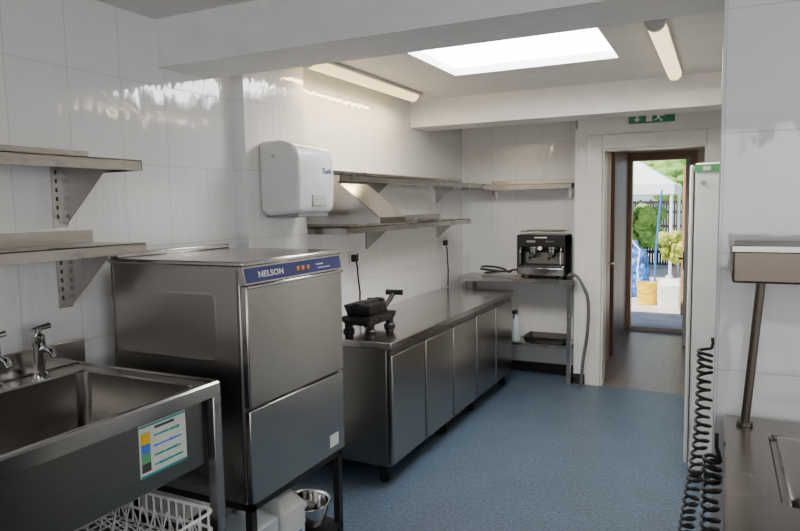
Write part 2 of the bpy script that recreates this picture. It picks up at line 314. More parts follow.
def dishrack(x0,x1,y0,y1,z,lab):
    r=thing('dish_rack',lab,'dish rack',((x0+x1)/2,(y0+y1)/2,z))
    fr=MB()
    for zz in (z+0.006,z+0.06,z+0.125): fr.tube([p for p in rr(x0,x1,y0,y1,zz,0.03)],0.005,8,closed=True)
    n=14
    for i in range(n+1):
        a=x0+0.03+(x1-x0-0.06)*i/n; b=y0+0.03+(y1-y0-0.06)*i/n
        for yy in (y0,y1): fr.cyl((a,yy,z+0.006),(a,yy,z+0.125),0.0035,seg=6)
        for xx in (x0,x1): fr.cyl((xx,b,z+0.006),(xx,b,z+0.125),0.0035,seg=6)
    for i in range(15):
        a=x0+(x1-x0)*(i+0.5)/15; b=y0+(y1-y0)*(i+0.5)/15
        fr.cyl((a,y0,z+0.012),(a,y1,z+0.012),0.0035,seg=6); fr.cyl((x0,b,z+0.006),(x1,b,z+0.006),0.0035,seg=6)
    part(fr,'rack_frame',r,'wire')
    for i in range(9):
        a=x0+0.05+(x1-x0-0.1)*i/8
        pg=MB(); pp=[]
        for j in range(6):
            b=y0+0.05+(y1-y0-0.1)*j/5
            pp+=[(a,b-0.035,z+0.012),(a,b,z+0.105)]
        pp.append((a,y1-0.02,z+0.012))
        pg.tube(pp,0.0032,6); part(pg,'plate_divider',r,'wire')
    return r
dishrack(-2.05,-1.49,0.92,1.585,0.476,'white plastic-coated wire dishwasher rack under the sink')

# ------------------------------------------------------------------ dishwasher
DX=-1.52; DY0,DY1=1.82,2.48; DB=-2.21; DZ0,DZ1=0.50,1.41
s=thing('dishwasher','stainless steel commercial front-loading dishwasher on a raised stand','dishwasher',(-1.87,2.15,DZ0))
part(MB().box(DB,DX-0.03,DY0,DY1,DZ0,DZ1-0.012),'body',s,'steel_tan',bevel=0.006)
part(MB().box(DB-0.005,DX-0.005,DY0-0.008,DY1+0.008,DZ1-0.02,DZ1),'lid',s,'steel_top',bevel=0.006)
part(MB().box(DB,DB+0.05,DY0,DY1,DZ1,DZ1+0.02),'rear_riser',s,'steel_top',bevel=0.004)
def frame_panel(y,x0,x1,z0,z1,r=0.03,t=0.0010):
    a=[(p[0],y-t*0.2,p[1]) for p in rr(x0,x1,z0,z1,0,r)]
    b=[(p[0],y-t,p[1]) for p in rr(x0+0.005,x1-0.005,z0+0.005,z1-0.005,0,r-0.003)]
    c=[(p[0],y-t,p[1]) for p in rr(x0+0.008,x1-0.008,z0+0.008,z1-0.008,0,r-0.006)]
    d=[(p[0],y-t*0.5,p[1]) for p in rr(x0+0.014,x1-0.014,z0+0.014,z1-0.014,0,r-0.010)]
    return MB().loft([a,b,c,d],cap1=True)
part(frame_panel(DY0,-2.17,-1.66,1.03,1.29),'side_panel',s,'steel_tan')
part(frame_panel(DY0,-2.17,-1.66,0.56,0.95),'side_panel',s,'steel_tan')
part(MB().box(DX-0.04,DX-0.032,DY0-0.004,DY0,DZ0+0.02,DZ1-0.03),'side_seam',s,'steel_dark')
part(MB().box(DB+0.01,DB+0.02,DY0-0.004,DY0,DZ0+0.02,DZ1-0.03),'side_seam',s,'steel_dark')
part(MB().prism([(DX-0.03,DZ1-0.02),(DX-0.012,DZ1-0.02),(DX,DZ1-0.085),(DX-0.03,DZ1-0.085)],'y',DY0,DY1),'control_panel',s,'steel')
part(MB().prism([(DX-0.011,DZ1-0.026),(DX-0.0095,DZ1-0.026),(DX+0.0005,DZ1-0.079),(DX-0.001,DZ1-0.079)],'y',DY0+0.008,DY1-0.008),'blue_fascia',s,'blue_panel')
t=text('NELSON',"lettering",s,'letter_w',(DX-0.0025,DY0+0.155,DZ1-0.054),0.032,off=0.0006,space=1.08); t.rotation_euler=(math.pi/2-0.16,0,math.pi/2); t.scale=(1.2,1,1)
for y in (2.14,2.175,2.21): part(MB().box(DX-0.006,DX+0.001,y,y+0.014,DZ1-0.060,DZ1-0.045),'button',s,'orange')
part(MB().box(DX-0.006,DX-0.001,2.28,2.33,DZ1-0.05,DZ1-0.046),'printed_mark',s,'letter_w'); part(MB().box(DX-0.006,DX+0.0,2.29,2.38,DZ1-0.065,DZ1-0.062),'printed_mark',s,'letter_w')
dr=part(MB().box(DX-0.03,DX,DY0+0.004,DY1-0.004,0.868,DZ1-0.088),'door',s,'steel_door',bevel=0.006)
part(MB().box(DX-0.004,DX+0.012,DY0+0.006,DY1-0.006,DZ1-0.100,DZ1-0.088),'door_lip',dr,'steel_top',bevel=0.003)
part(MB().box(DX-0.03,DX-0.003,DY0+0.004,DY1-0.004,DZ0+0.005,0.86),'lower_panel',s,'steel_door',bevel=0.005)
part(MB().box(DX-0.003,DX-0.002,DY1-0.13,DY1-0.06,0.54,0.595),'rating_plate',s,'paper')
s=thing('dishwasher_stand','black steel angle frame stand with a low shelf','stand',(-1.87,2.15,0))
part(MB().box(DB+0.03,DX-0.02,DY0+0.01,DY0+0.04,0.47,0.50).box(DB+0.03,DX-0.02,DY1-0.04,DY1-0.01,0.47,0.50).box(DB+0.03,DB+0.06,DY0+0.01,DY1-0.01,0.47,0.50).box(DX-0.05,DX-0.02,DY0+0.01,DY1-0.01,0.47,0.50),'top_frame',s,'blackm')
for x in (DB+0.03,DX-0.05):
    for y in (DY0+0.01,DY1-0.04): part(MB().box(x,x+0.03,y,y+0.03,0,0.47),'leg',s,'blackm')
LS=0.15
part(MB().box(DB+0.03,DX-0.02,DY0+0.01,DY1-0.01,LS-0.02,LS),'lower_shelf',s,'blackm')
bw=thing('mixing_bowl','shiny stainless steel mixing bowl on the stand shelf','bowl',(-1.66,2.35,LS))
part(MB().lathe((-1.66,2.35,LS+0.001),[(0.05,0),(0.085,0.03),(0.102,0.09),(0.104,0.12),(0.112,0.122),(0.112,0.126),(0.100,0.122),(0.097,0.09),(0.075,0.04),(0.04,0.018),(0.01,0.016)],32),'bowl_body',bw,'chrome')
part(MB().tube([(-1.66+0.112*math.cos(a),2.35+0.112*math.sin(a),LS+0.125) for a in [2*math.pi*i/28 for i in range(28)]],0.004,8,closed=True),'rolled_rim',bw,'steel_top')
j=thing('detergent_container','translucent plastic detergent canister with blue cap','canister',(-1.65,2.15,LS))
part(MB().loft([rr(-1.76,-1.58,2.07,2.235,LS+0.002,0.02),rr(-1.76,-1.58,2.07,2.235,LS+0.19,0.02),rr(-1.72,-1.62,2.10,2.20,LS+0.245,0.02)],cap0=True,cap1=True),'canister_body',j,'milky',bevel=0.004)
part(MB().cyl((-1.67,2.15,LS+0.245),(-1.67,2.15,LS+0.28),0.026),'cap',j,'blue'); part(MB().box(-1.58,-1.579,2.10,2.20,LS+0.03,LS+0.08),'product_label',j,'blue')
j=thing('rinse_aid_container','clear plastic rinse aid canister with white cap','canister',(-1.66,1.95,LS))
part(MB().loft([rr(-1.76,-1.58,1.88,2.05,LS+0.002,0.02),rr(-1.76,-1.58,1.88,2.05,LS+0.2,0.02),rr(-1.72,-1.64,1.91,1.99,LS+0.25,0.02)],cap0=True,cap1=True),'canister_body',j,'bottle')
part(MB().cyl((-1.68,1.95,LS+0.25),(-1.68,1.95,LS+0.28),0.022),'cap',j,'letter_w')

# ------------------------------------------------------------------ refrigerated counter
CX=-1.64; CY0,CY1=3.165,5.55; CT=0.84
s=thing('refrigerated_counter','long stainless steel undercounter fridge with five doors on castors','fridge counter',(-1.97,4.35,0))
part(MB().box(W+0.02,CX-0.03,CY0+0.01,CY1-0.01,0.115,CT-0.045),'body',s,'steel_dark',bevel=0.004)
part(MB().box(W+0.015,CX+0.012,CY0-0.01,CY1,CT-0.042,CT),'worktop',s,'steel_top',bevel=0.006,seg=3)
n=5; w=(CY1-CY0-0.03)/n
for i in range(n):
    y0=CY0+0.015+i*w
    dd=part(MB().box(CX-0.028,CX,y0+0.011,y0+w-0.011,0.125,CT-0.080),'door',s,'steel_door',bevel=0.007,seg=3)
    part(MB().box(CX-0.032,CX-0.010,y0+0.010,y0+w-0.010,CT-0.078,CT-0.046),'handle_recess',dd,'steel_dark')
    if i<4: part(MB().cyl((CX-0.01,y0+w-0.02,0.118),(CX-0.01,y0+w-0.02,0.126),0.01),'hinge',dd,'blackm')
def castor(x,y,par):
    part(MB().cyl((x,y-0.012,0.035),(x,y+0.012,0.035),0.035).box(x-0.02,x+0.02,y-0.022,y-0.016,0.03,0.095).box(x-0.02,x+0.02,y+0.016,y+0.022,0.03,0.095).box(x-0.035,x+0.035,y-0.035,y+0.035,0.095,0.115).cyl((x,y-0.026,0.035),(x,y+0.026,0.035),0.008),'castor',par,'blackm')
for x in (CX-0.08,W+0.1):
    for y in (CY0+0.07,CY0+0.95,CY0+1.5,CY1-0.08): castor(x,y,s)

# cast-iron chipper on counter
c0=(-1.95,3.50); k=CT+0.002
s=thing('potato_chipper','black cast-iron lever potato chipper standing on the counter','chipper',(c0[0],c0[1],CT))
for dx in (-0.075,0.075):
    for dy in (-0.13,0.12):
        X,Y=c0[0]+dx,c0[1]+dy
        part(MB().lathe((X,Y,k),[(0.036,0),(0.036,0.012),(0.026,0.022),(0.026,0.05),(0.04,0.085)],14),'leg',s,'iron')
part(MB().loft([rr(c0[0]-0.09,c0[0]+0.09,c0[1]-0.16,c0[1]+0.16,k+0.045,0.03),rr(c0[0]-0.105,c0[0]+0.105,c0[1]-0.18,c0[1]+0.17,k+0.07,0.02),rr(c0[0]-0.105,c0[0]+0.105,c0[1]-0.18,c0[1]+0.17,k+0.095,0.02),rr(c0[0]-0.08,c0[0]+0.08,c0[1]-0.15,c0[1]+0.10,k+0.10,0.02),rr(c0[0]-0.095,c0[0]+0.095,c0[1]-0.17,c0[1]+0.06,k+0.165,0.02),rr(c0[0]-0.075,c0[0]+0.075,c0[1]-0.15,c0[1]+0.04,k+0.17,0.02)],cap0=True,cap1=True),'frame',s,'iron')
part(MB().box(c0[0]-0.03,c0[0]+0.03,c0[1]-0.17,c0[1]+0.14,k+0.155,k+0.18).box(c0[0]-0.06,c0[0]+0.06,c0[1]+0.07,c0[1]+0.10,k+0.09,k+0.18),'plunger',s,'iron',bevel=0.008)
part(MB().tube([(c0[0]+0.02,c0[1]+0.10,k+0.10),(c0[0]+0.02,c0[1]+0.17,k+0.12),(c0[0]+0.03,c0[1]+0.22,k+0.155),(c0[0]+0.04,c0[1]+0.255,k+0.195)],0.018,12,0.015).cyl((c0[0]-0.01,c0[1]+0.245,k+0.197),(c0[0]+0.10,c0[1]+0.265,k+0.197),0.018),'lever_handle',s,'iron')

# ------------------------------------------------------------------ shelves
def shelf(x0,x1,y0,y1,z,lab,brk,axis='x',bh=0.24,grp='stainless wall shelves'):
    s=thing('wall_shelf',lab,'shelf',((x0+x1)/2,(y0+y1)/2,z),grp)
    if axis=='x':
        pl=MB().box(x0,x1,y0,y1,z-0.004,z).box(x1-0.004,x1,y0,y1,z-0.04,z).box(x0,x0+0.004,y0,y1,z,z+0.05)
        pl.box(x0,x1,y0,y0+0.003,z-0.04,z).box(x0,x1,y1-0.003,y1,z-0.04,z)
    else:
        pl=MB().box(x0,x1,y0,y1,z-0.004,z).box(x0,x1,y0,y0+0.004,z-0.045,z).box(x0,x1,y1-0.004,y1,z,z+0.05)
        pl.box(x1-0.003,x1,y0,y1,z-0.04,z)
    part(pl,'shelf_board',s,'steel_tan')
    sl=bh<0.2
    for b in brk:
        if axis=='x':
            xe=x1-0.04 if not sl else x0+0.20
            bk=part(MB().prism([(x0+0.002,z-0.005),(xe,z-0.005),(xe,z-(0.035 if not sl else 0.02)),(x0+0.025,z-bh),(x0+0.002,z-bh)],'y',b-0.002,b+0.002).box(x0,xe,b-0.015,b+0.015,z-0.009,z-0.005),'bracket',s,'steel_tan')
            part(MB().box(x0,x0+0.006,b-0.04 if not sl else b-0.02,b+0.02,z-bh-0.01,z-0.005),'wall_strip',bk,'steel_top')
            if not sl:
                for q in range(6): part(MB().box(x0+0.006,x0+0.007,b-0.026,b-0.018,z-0.048-q*0.034,z-0.032-q*0.034),'slot',bk,'slot')
        else:
            part(MB().prism([(y1-0.002,z-0.005),(y0+0.08,z-0.005),(y0+0.08,z-0.02),(y1-0.02,z-bh),(y1-0.002,z-bh)],'x',b-0.002,b+0.002).box(b-0.015,b+0.015,y1-0.004,y1,z-bh,z-0.005),'bracket',s,'steel_tan')
    return s
shelf(W,W+0.3,-0.3,1.82,1.79,'upper stainless wall shelf above the sink',[0.5,1.69])
shelf(W,W+0.3,-0.3,1.82,1.475,'lower stainless wall shelf above the sink',[0.5,1.69])
shelf(W,W+0.3,3.27,6.04,1.79,'upper stainless wall shelf above the fridge counter',[4.1,5.35],bh=0.17)
shelf(W,W+0.3,3.34,5.47,1.475,'lower stainless wall shelf above the fridge counter',[4.1,5.35],bh=0.17)
shelf(W+0.302,-1.18,5.77,6.045,1.775,'stainless wall shelf above the coffee machine',[-1.95,-1.25],'y',bh=0.14)
s=thing('sloping_rack_shelf','stainless sloping wall rack shelf with folded end panels','rack shelf',(-2.1,3.42,1.5))
hp=[(W,1.75),(W+0.29,1.75),(W+0.56,1.535),(W+0.56,1.50),(W,1.50)]
part(MB().prism([(W+0.26,1.752),(W+0.29,1.752),(W+0.565,1.537),(W+0.565,1.50),(W+0.558,1.50),(W+0.555,1.53),(W+0.28,1.742)],'y',3.256,3.58),'sloping_panel',s,'steel_top')
part(MB().prism(hp,'y',3.245,3.256),'end_panel',s,'steel_tan')
part(MB().prism(hp,'y',3.58,3.588),'end_panel',s,'steel_tan')
# ------------------------------------------------------------------ towel dispenser
s=thing('towel_dispenser','white rounded plastic paper towel dispenser on the tiled pier','dispenser',(-2.1,2.98,1.56))
x0,x1,y0,y1,z0,z1=W+0.081,-1.965,2.80,3.15,1.56,1.95
pf=[(x0,z0+0.02),(x0,z1),(x0+0.14,z1+0.005),(x0+0.22,z1-0.02),(x1,z1-0.08),(x1+0.004,(z0+z1)/2),(x1-0.003,z0+0.05),(x1-0.02,z0+0.01),(x0+0.05,z0)]
part(MB().prism(pf,'y',y0,y1),'housing',s,'plastic_w',bevel=0.022,seg=5)
part(MB().box(x0+0.02,x1-0.03,y0+0.03,y1-0.03,z0-0.012,z0+0.02),'outlet',s,'grey',bevel=0.004)
part(MB().cyl((x0+0.10,y0-0.003,z1-0.08),(x0+0.10,y0+0.01,z1-0.08),0.012),'lock_button',s,'lgrey')
part(MB().box(x1-0.012,x1+0.006,y0+0.12,y0+0.26,z0+0.045,z0+0.11),'level_window',s,'lgrey',bevel=0.006)
text('Tork','lettering',s,'letter_b',(x1+0.007,y0+0.265,z0+0.235),0.045,off=0.0006)
def socket(y,z,lab):
    s=thing('wall_socket',lab,'socket',(W+0.006,y,z),'sockets on the tiled wall')
    part(MB().box(W,W+0.012,y-0.073,y+0.073,z-0.043,z+0.043),'faceplate',s,'trim',bevel=0.003)
    part(MB().box(W+0.012,W+0.05,y-0.055,y-0.01,z-0.03,z+0.02),'plug',s,'blackm',bevel=0.006)
    part(MB().box(W+0.012,W+0.018,y+0.03,y+0.05,z+0.01,z+0.03),'switch',s,'lgrey')
    return s
socket(3.91,1.25,'white double wall socket with plug above the counter'); socket(5.56,1.26,'white double wall socket with plug above the counter')
for y in (3.88,5.53):
    c=MB().tube([(W+0.04,y,1.225),(W+0.045,y+0.005,1.18),(W+0.035,y+0.03,1.10),(W+0.03,y+0.06,1.0),(W+0.03,y+0.05,0.86),(W+0.035,y+0.05,0.848)],0.006,8)
    single(c,'power_cable','rubber','black power cable hanging from the wall socket','cable','cables on the wall')

# ------------------------------------------------------------------ table in alcove
def smooth(P,n=6):
    P=[Vector(p) for p in P]; out=[]
    for i in range(len(P)-1):
        p0,p1,p2,p3=P[max(i-1,0)],P[i],P[i+1],P[min(i+2,len(P)-1)]
        for k in range(n):
            t=k/n; out.append(0.5*((2*p1)+(-p0+p2)*t+(2*p0-5*p1+4*p2-p3)*t*t+(-p0+3*p1-3*p2+p3)*t**3))
    out.append(P[-1]); return out
TX1=-1.12; TX0=-2.2; TY0,TY1=5.66,6.03; TZ=0.935
s=thing('steel_table','small stainless steel table with undershelf in the tiled alcove','table',(-1.6,5.85,0))
part(MB().box(TX0,-1.16,TY0,TY1,TZ-0.04,TZ).box(-1.16,TX1,TY0,5.755,TZ-0.04,TZ),'table_top',s,'steel_tan')
for x in (TX0+0.03,TX1-0.075):
    for y in (TY0+0.02,TY1-0.06): part(MB().box(x,x+0.035,y,y+0.035,0,TZ-0.04),'leg',s,'steel_tan')
part(MB().box(TX0+0.03,-1.16,TY0+0.03,TY1-0.03,0.32,0.345),'undershelf',s,'steel_tan')
bx=thing('plastic_tray','dark plastic tray on the table undershelf','tray',(-1.45,5.84,0.346))
part(MB().loft([rr(-1.58,-1.24,5.72,5.96,0.346,0.02),rr(-1.60,-1.22,5.70,5.98,0.40,0.02),rr(-1.59,-1.23,5.71,5.97,0.40,0.02),rr(-1.57,-1.25,5.73,5.95,0.352,0.02)],cap0=True,cap1=True),'tray_body',bx,'blackm')
part(MB().tube([(-1.22,5.80,0.385),(-1.205,5.80,0.385),(-1.205,5.88,0.385),(-1.22,5.88,0.385)],0.004,8),'tray_handle',bx,'blackm')
b=thing('spray_bottle','white plastic spray bottle on the table undershelf','bottle',(-1.68,5.76,0.346))
part(MB().lathe((-1.68,5.76,0.346),[(0.04,0),(0.045,0.01),(0.045,0.17),(0.03,0.22),(0.016,0.24),(0.016,0.26)],20),'bottle_body',b,'bottle')
part(MB().box(-1.70,-1.66,5.70,5.78,0.60,0.63).cyl((-1.68,5.76,0.595),(-1.68,5.76,0.62),0.018).tube([(-1.68,5.72,0.60),(-1.68,5.70,0.56)],0.006,8),'spray_head',b,'blackm',bevel=0.004)
mx0,mx1,my0,my1=-1.65,-1.22,5.70,6.0; z=TZ
s=thing('espresso_machine','two-group espresso machine in black and stainless steel','coffee machine',(-1.44,5.85,TZ))
for x in (mx0+0.05,mx1-0.05):
    for y in (my0+0.04,my1-0.04): part(MB().cyl((x,y,z),(x,y,z+0.03),0.018),'foot',s,'blackm')
part(MB().box(mx0+0.01,mx1-0.01,my0,my1,z+0.03,z+0.095),'drip_base',s,'chrome',bevel=0.006)
g=MB().box(mx0+0.02,mx1-0.02,my0+0.005,my0+0.012,z+0.095,z+0.10).box(mx0+0.02,mx1-0.02,my0+0.15,my0+0.157,z+0.095,z+0.10)
for i in range(14): g.box(mx0+0.03+i*0.026,mx0+0.044+i*0.026,my0+0.01,my0+0.15,z+0.095,z+0.10)
part(g,'drip_grille',s,'chrome')
part(MB().box(mx0+0.01,mx1-0.01,my0+0.17,my1,z+0.095,z+0.31),'rear_body',s,'blackm',bevel=0.006)
part(MB().box(mx0+0.04,mx1-0.04,my0+0.162,my0+0.17,z+0.12,z+0.22),'backsplash',s,'steel_tan')
part(MB().box(mx0,mx1,my0+0.01,my1,z+0.28,z+0.39),'head_housing',s,'blackm',bevel=0.010)
part(MB().box(mx0,mx0+0.012,my0+0.01,my1,z+0.04,z+0.38),'side_panel',s,'blackm',bevel=0.003); part(MB().box(mx1-0.012,mx1,my0+0.01,my1,z+0.04,z+0.38),'side_panel',s,'blackm',bevel=0.003)
part(MB().tube([p for p in rr(mx0+0.02,mx1-0.02,my0+0.03,my1-0.02,z+0.42,0.03)],0.005,8,closed=True).cyl((mx0+0.04,my0+0.035,z+0.39),(mx0+0.04,my0+0.035,z+0.42),0.004).cyl((mx1-0.04,my0+0.035,z+0.39),(mx1-0.04,my0+0.035,z+0.42),0.004),'cup_rail',s,'chrome')
for x in (mx0+0.13,mx1-0.13):
    gh=part(MB().lathe((x,my0+0.09,z+0.205),[(0.03,0),(0.036,0.01),(0.036,0.05),(0.045,0.06),(0.045,0.09)],22),'group_head',s,'chrome')
    part(MB().cyl((x,my0+0.05,z+0.205),(x,my0-0.03,z+0.185),0.010,0.014).cyl((x,my0+0.09,z+0.18),(x,my0+0.09,z+0.205),0.03),'portafilter',gh,'blackm')
    part(MB().box(x-0.04,x+0.04,my0+0.004,my0+0.011,z+0.32,z+0.34),'button_pad',s,'chrome')
for x in (mx0+0.035,mx1-0.035):
    part(MB().tube([(x,my0+0.03,z+0.30),(x,my0-0.01,z+0.24),(x,my0-0.01,z+0.13)],0.005,8),'steam_wand',s,'chrome')
part(MB().cyl((mx0+0.21,my0+0.012,z+0.27),(mx0+0.21,my0-0.002,z+0.27),0.018),'pressure_gauge',s,'letter_w')
part(MB().box(mx0+0.16,mx0+0.27,my0+0.006,my0+0.011,z+0.360,z+0.370),'brand_strip',s,'letter_w')
cab=[(-1.67,5.93,TZ+0.05),(-1.72,5.80,TZ+0.06)]
for i in range(26):
    a=i*0.62; cab.append((-1.88+0.13*math.cos(a)+0.03*math.sin(a*0.37),5.80+0.09*math.sin(a),TZ+0.014+0.011*(i/6)+0.012*math.sin(a*1.3+1)+0.012))
single(MB().tube(smooth(cab,4),0.009,8),'power_cable','rubber','black cable loosely coiled on the table beside the espresso machine','cable')
hp=[(-1.19,5.70,TZ+0.03),(-1.14,5.67,TZ+0.045),(-1.09,5.62,TZ+0.03),(-1.045,5.60,0.90),(-1.005,5.60,0.80),(-0.995,5.60,0.65),(-1.01,5.61,0.45),(-1.04,5.62,0.25),(-1.06,5.63,0.02)]
single(MB().tube(smooth(hp),0.014,12),'waste_hose','greyh','grey corrugated hose hanging down from the table edge','hose')

# ------------------------------------------------------------------ tall freezer
s=thing('upright_freezer','tall narrow white upright freezer with stickers','freezer',(0.2,4.35,0))
part(MB().box(-0.14,0.50,3.99,4.62,0.05,1.81),'cabinet',s,'fridge',bevel=0.012,seg=3)
part(MB().box(-0.165,-0.145,3.985,4.625,0.09,1.80),'door',s,'fridge',bevel=0.008)
for x in (-0.1,0.45):
    for y in (4.03,4.57): part(MB().cyl((x,y,0),(x,y,0.05),0.02),'foot',s,'blackm')
part(MB().box(-0.14,0.02,3.983,3.99,1.76,1.80),'green_sticker',s,'green'); part(MB().box(-0.10,-0.06,3.981,3.983,1.768,1.79),'sticker_symbol',s,'letter_w')
part(MB().cyl((-0.095,3.98,1.70),(-0.095,3.99,1.70),0.015),'round_badge',s,'lgrey')
def coil(pts,r,turns,lab,wr,tail,lead,jit,seed):
    rnd=random.Random(seed)
    P=smooth(pts,20); n=turns*12; path=[]; fr=[rnd.uniform(-1,1) for _ in range(turns+3)]; gr=[rnd.uniform(-1,1) for _ in range(turns+3)]
    for i in range(n+1):
        q=i/12; j=int(q); f=q-j; L=lambda A: A[j]*(1-f)+A[j+1]*f
        t=i/n*(len(P)-1); k=min(int(t),len(P)-2); c=P[k].lerp(P[k+1],t-k); a=2*math.pi*i/12
        rad=r*(1+0.10*L(fr)); tl=L(gr)*0.3
        path.append(c+Vector((rad*math.cos(a)+jit*L(fr),rad*math.sin(a)+jit*L(gr),tl*r*math.cos(a))))
    path=[Vector(q) for q in lead]+path+[Vector(q) for q in tail]
    return single(MB().tube(path,wr,7),'coiled_hose','rubber',lab,'hose','coiled black hoses',sharp=60)
coil([(-0.040,2.44,1.09),(-0.045,2.42,0.80),(-0.080,2.38,0.50),(-0.10,2.34,0.28)],0.022,33,'long black coiled hose hanging beside the tiled wall end',0.0055,[(-0.10,2.34,0.2),(-0.10,2.34,0.01)],[(-0.018,2.45,1.13),(-0.016,2.45,1.11)],0.002,3)
coil([(-0.008,1.98,0.88),(-0.010,1.97,0.60),(-0.014,1.95,0.28)],0.021,23,'shorter black coiled hose hanging beside the servery counter',0.0055,[(-0.014,1.95,0.2),(-0.014,1.95,0.01)],[(0.003,1.98,0.95),(0.003,1.98,0.91)],0.002,5)

# ------------------------------------------------------------------ fluorescent lights
def batten(x,y0,y1,m,lab,rd,bw_):
    s=thing('fluorescent_light',lab,'ceiling light',(x,(y0+y1)/2,CZ-0.08),'fluorescent ceiling battens')
    part(MB().box(x-bw_,x+bw_,y0,y1,CZ-0.02,CZ),'base',s,'lgrey',bevel=0.003)
    pr=[(x+rd*math.cos(a),CZ-0.02-rd*math.sin(a)) for a in [math.pi*i/10 for i in range(11)]]
    part(MB().prism(pr,'y',y0+0.03,y1-0.03),'diffuser',s,m)
    q=rd+0.004; pc=[(x+q*math.cos(a),CZ-0.018-q*math.sin(a)) for a in [math.pi*i/10 for i in range(11)]]
    part(MB().prism(pc,'y',y0,y0+0.03),'end_cap',s,'cap'); part(MB().prism(pc,'y',y1-0.03,y1),'end_cap',s,'cap')
batten(-2.12,3.12,4.58,'diffuser','warm lit fluorescent batten with ribbed diffuser on the ceiling',0.045,0.068)
batten(-0.30,3.30,4.72,'diffuser2','bright fluorescent batten with diffuser on the ceiling',0.042,0.05)
s=thing('exit_sign','green emergency exit sign with running figure and arrow','sign',(-0.54,5.74,2.24))
part(MB().box(-0.71,-0.36,5.735,5.768,2.245,2.335),'sign_box',s,'sign',bevel=0.004)
y=5.733
def Z(z): return 2.25+(z-2.262)*0.88
part(MB().box(-0.575,-0.53,y,y+0.003,2.253,2.322),'doorway_symbol',s,'letter_w')
rm=MB(); rm.cyl((-0.475,y,Z(2.335)),(-0.475,y+0.003,Z(2.335)),0.009,seg=14)
for q in ([(-0.495,2.325),(-0.475,2.327),(-0.468,2.293),(-0.49,2.290)],[(-0.49,2.295),(-0.475,2.293),(-0.45,2.275),(-0.455,2.262),(-0.465,2.262),(-0.462,2.272)],[(-0.49,2.297),(-0.478,2.293),(-0.495,2.278),(-0.515,2.272),(-0.515,2.279),(-0.502,2.283)],[(-0.478,2.325),(-0.45,2.305),(-0.435,2.312),(-0.438,2.318),(-0.45,2.314),(-0.475,2.331)]): rm.prism([(p[0],Z(p[1])) for p in q],'y',y,y+0.003)
part(rm,'running_figure',s,'letter_w')
part(MB().prism([(p[0],Z(p[1])) for p in [(-0.655,2.345),(-0.635,2.345),(-0.635,2.295),(-0.618,2.295),(-0.645,2.265),(-0.672,2.295),(-0.655,2.295)]],'y',y,y+0.003),'arrow',s,'letter_w')

# ------------------------------------------------------------------ servery counter with gantry
RX=0.02; RY1=2.17; RZ=0.95
s=thing('servery_counter','stainless steel servery counter with recessed wells','counter',(0.4,1.4,0))
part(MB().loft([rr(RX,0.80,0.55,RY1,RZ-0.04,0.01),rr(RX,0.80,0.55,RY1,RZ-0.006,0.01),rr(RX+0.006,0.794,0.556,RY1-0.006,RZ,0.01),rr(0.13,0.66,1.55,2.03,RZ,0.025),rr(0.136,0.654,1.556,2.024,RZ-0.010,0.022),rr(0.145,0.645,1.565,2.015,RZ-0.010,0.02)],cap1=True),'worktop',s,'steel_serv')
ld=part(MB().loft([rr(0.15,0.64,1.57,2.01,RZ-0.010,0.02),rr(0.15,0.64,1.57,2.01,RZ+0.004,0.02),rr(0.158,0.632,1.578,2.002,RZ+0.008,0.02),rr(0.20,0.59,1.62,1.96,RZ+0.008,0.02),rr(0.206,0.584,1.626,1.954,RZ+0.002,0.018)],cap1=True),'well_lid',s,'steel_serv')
part(MB().tube([(0.30,1.79,RZ+0.002),(0.30,1.79,RZ+0.03),(0.38,1.79,RZ+0.03),(0.38,1.79,RZ+0.002)],0.005,8),'lid_handle',ld,'chrome')
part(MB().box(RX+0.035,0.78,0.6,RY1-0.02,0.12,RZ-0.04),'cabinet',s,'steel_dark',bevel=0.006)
part(MB().box(RX+0.018,RX+0.033,1.0,1.55,0.18,RZ-0.08),'door',s,'steel_door',bevel=0.004); part(MB().box(RX+0.018,RX+0.033,1.58,2.12,0.18,RZ-0.08),'door',s,'steel_door',bevel=0.004)
for x in (RX+0.07,0.72):
    for y in (0.65,RY1-0.08): part(MB().cyl((x,y,0),(x,y,0.12),0.02),'foot',s,'steel')
s=thing('heated_gantry','brown stainless steel heated gantry shelf on slim posts','gantry shelf',(0.3,1.9,RZ))
part(MB().box(0.028,0.80,1.90,2.16,1.385,1.482),'gantry_top',s,'steel_brown',bevel=0.006,seg=3)
part(MB().box(0.024,0.80,1.885,1.90,1.465,1.485),'front_lip',s,'steel_tan',bevel=0.003)
part(MB().cyl((0.075,2.085,RZ+0.004),(0.104,2.06,1.386),0.012).cyl((0.075,2.085,RZ+0.001),(0.075,2.085,RZ+0.012),0.022),'post',s,'steel_brown')
part(MB().cyl((0.74,2.085,RZ+0.004),(0.71,2.06,1.386),0.012),'post',s,'steel_brown')

# ------------------------------------------------------------------ outdoors things
bxx=-1.03
b=thing('bucket','yellow plastic bucket standing on the paving','bucket',(bxx,10.9,-0.02))
part(MB().lathe((bxx,10.9,-0.02),[(0.13,0),(0.14,0.01),(0.165,0.33),(0.17,0.33),(0.17,0.35),(0.15,0.35),(0.11,0.02)],28),'bucket_body',b,'yellow')
part(MB().tube([(bxx+0.165*math.cos(a),10.72-0.04*math.sin(a),0.29-0.12*math.sin(a)) for a in [math.pi*i/12 for i in range(13)]],0.005,8),'handle',b,'blackm')
b=thing('water_container','white plastic tub standing beside the yellow bucket','container',(-0.69,10.7,-0.02))
part(MB().loft([rr(-0.85,-0.53,10.55,10.85,-0.02,0.05),rr(-0.86,-0.52,10.54,10.86,0.33,0.05),rr(-0.83,-0.55,10.6,10.8,0.41,0.05),rr(-0.76,-0.64,10.65,10.75,0.43,0.03)],cap0=True,cap1=True),'container_body',b,'cream')
part(MB().cyl((-0.70,10.7,0.43),(-0.70,10.7,0.47),0.05),'cap',b,'letter_w')
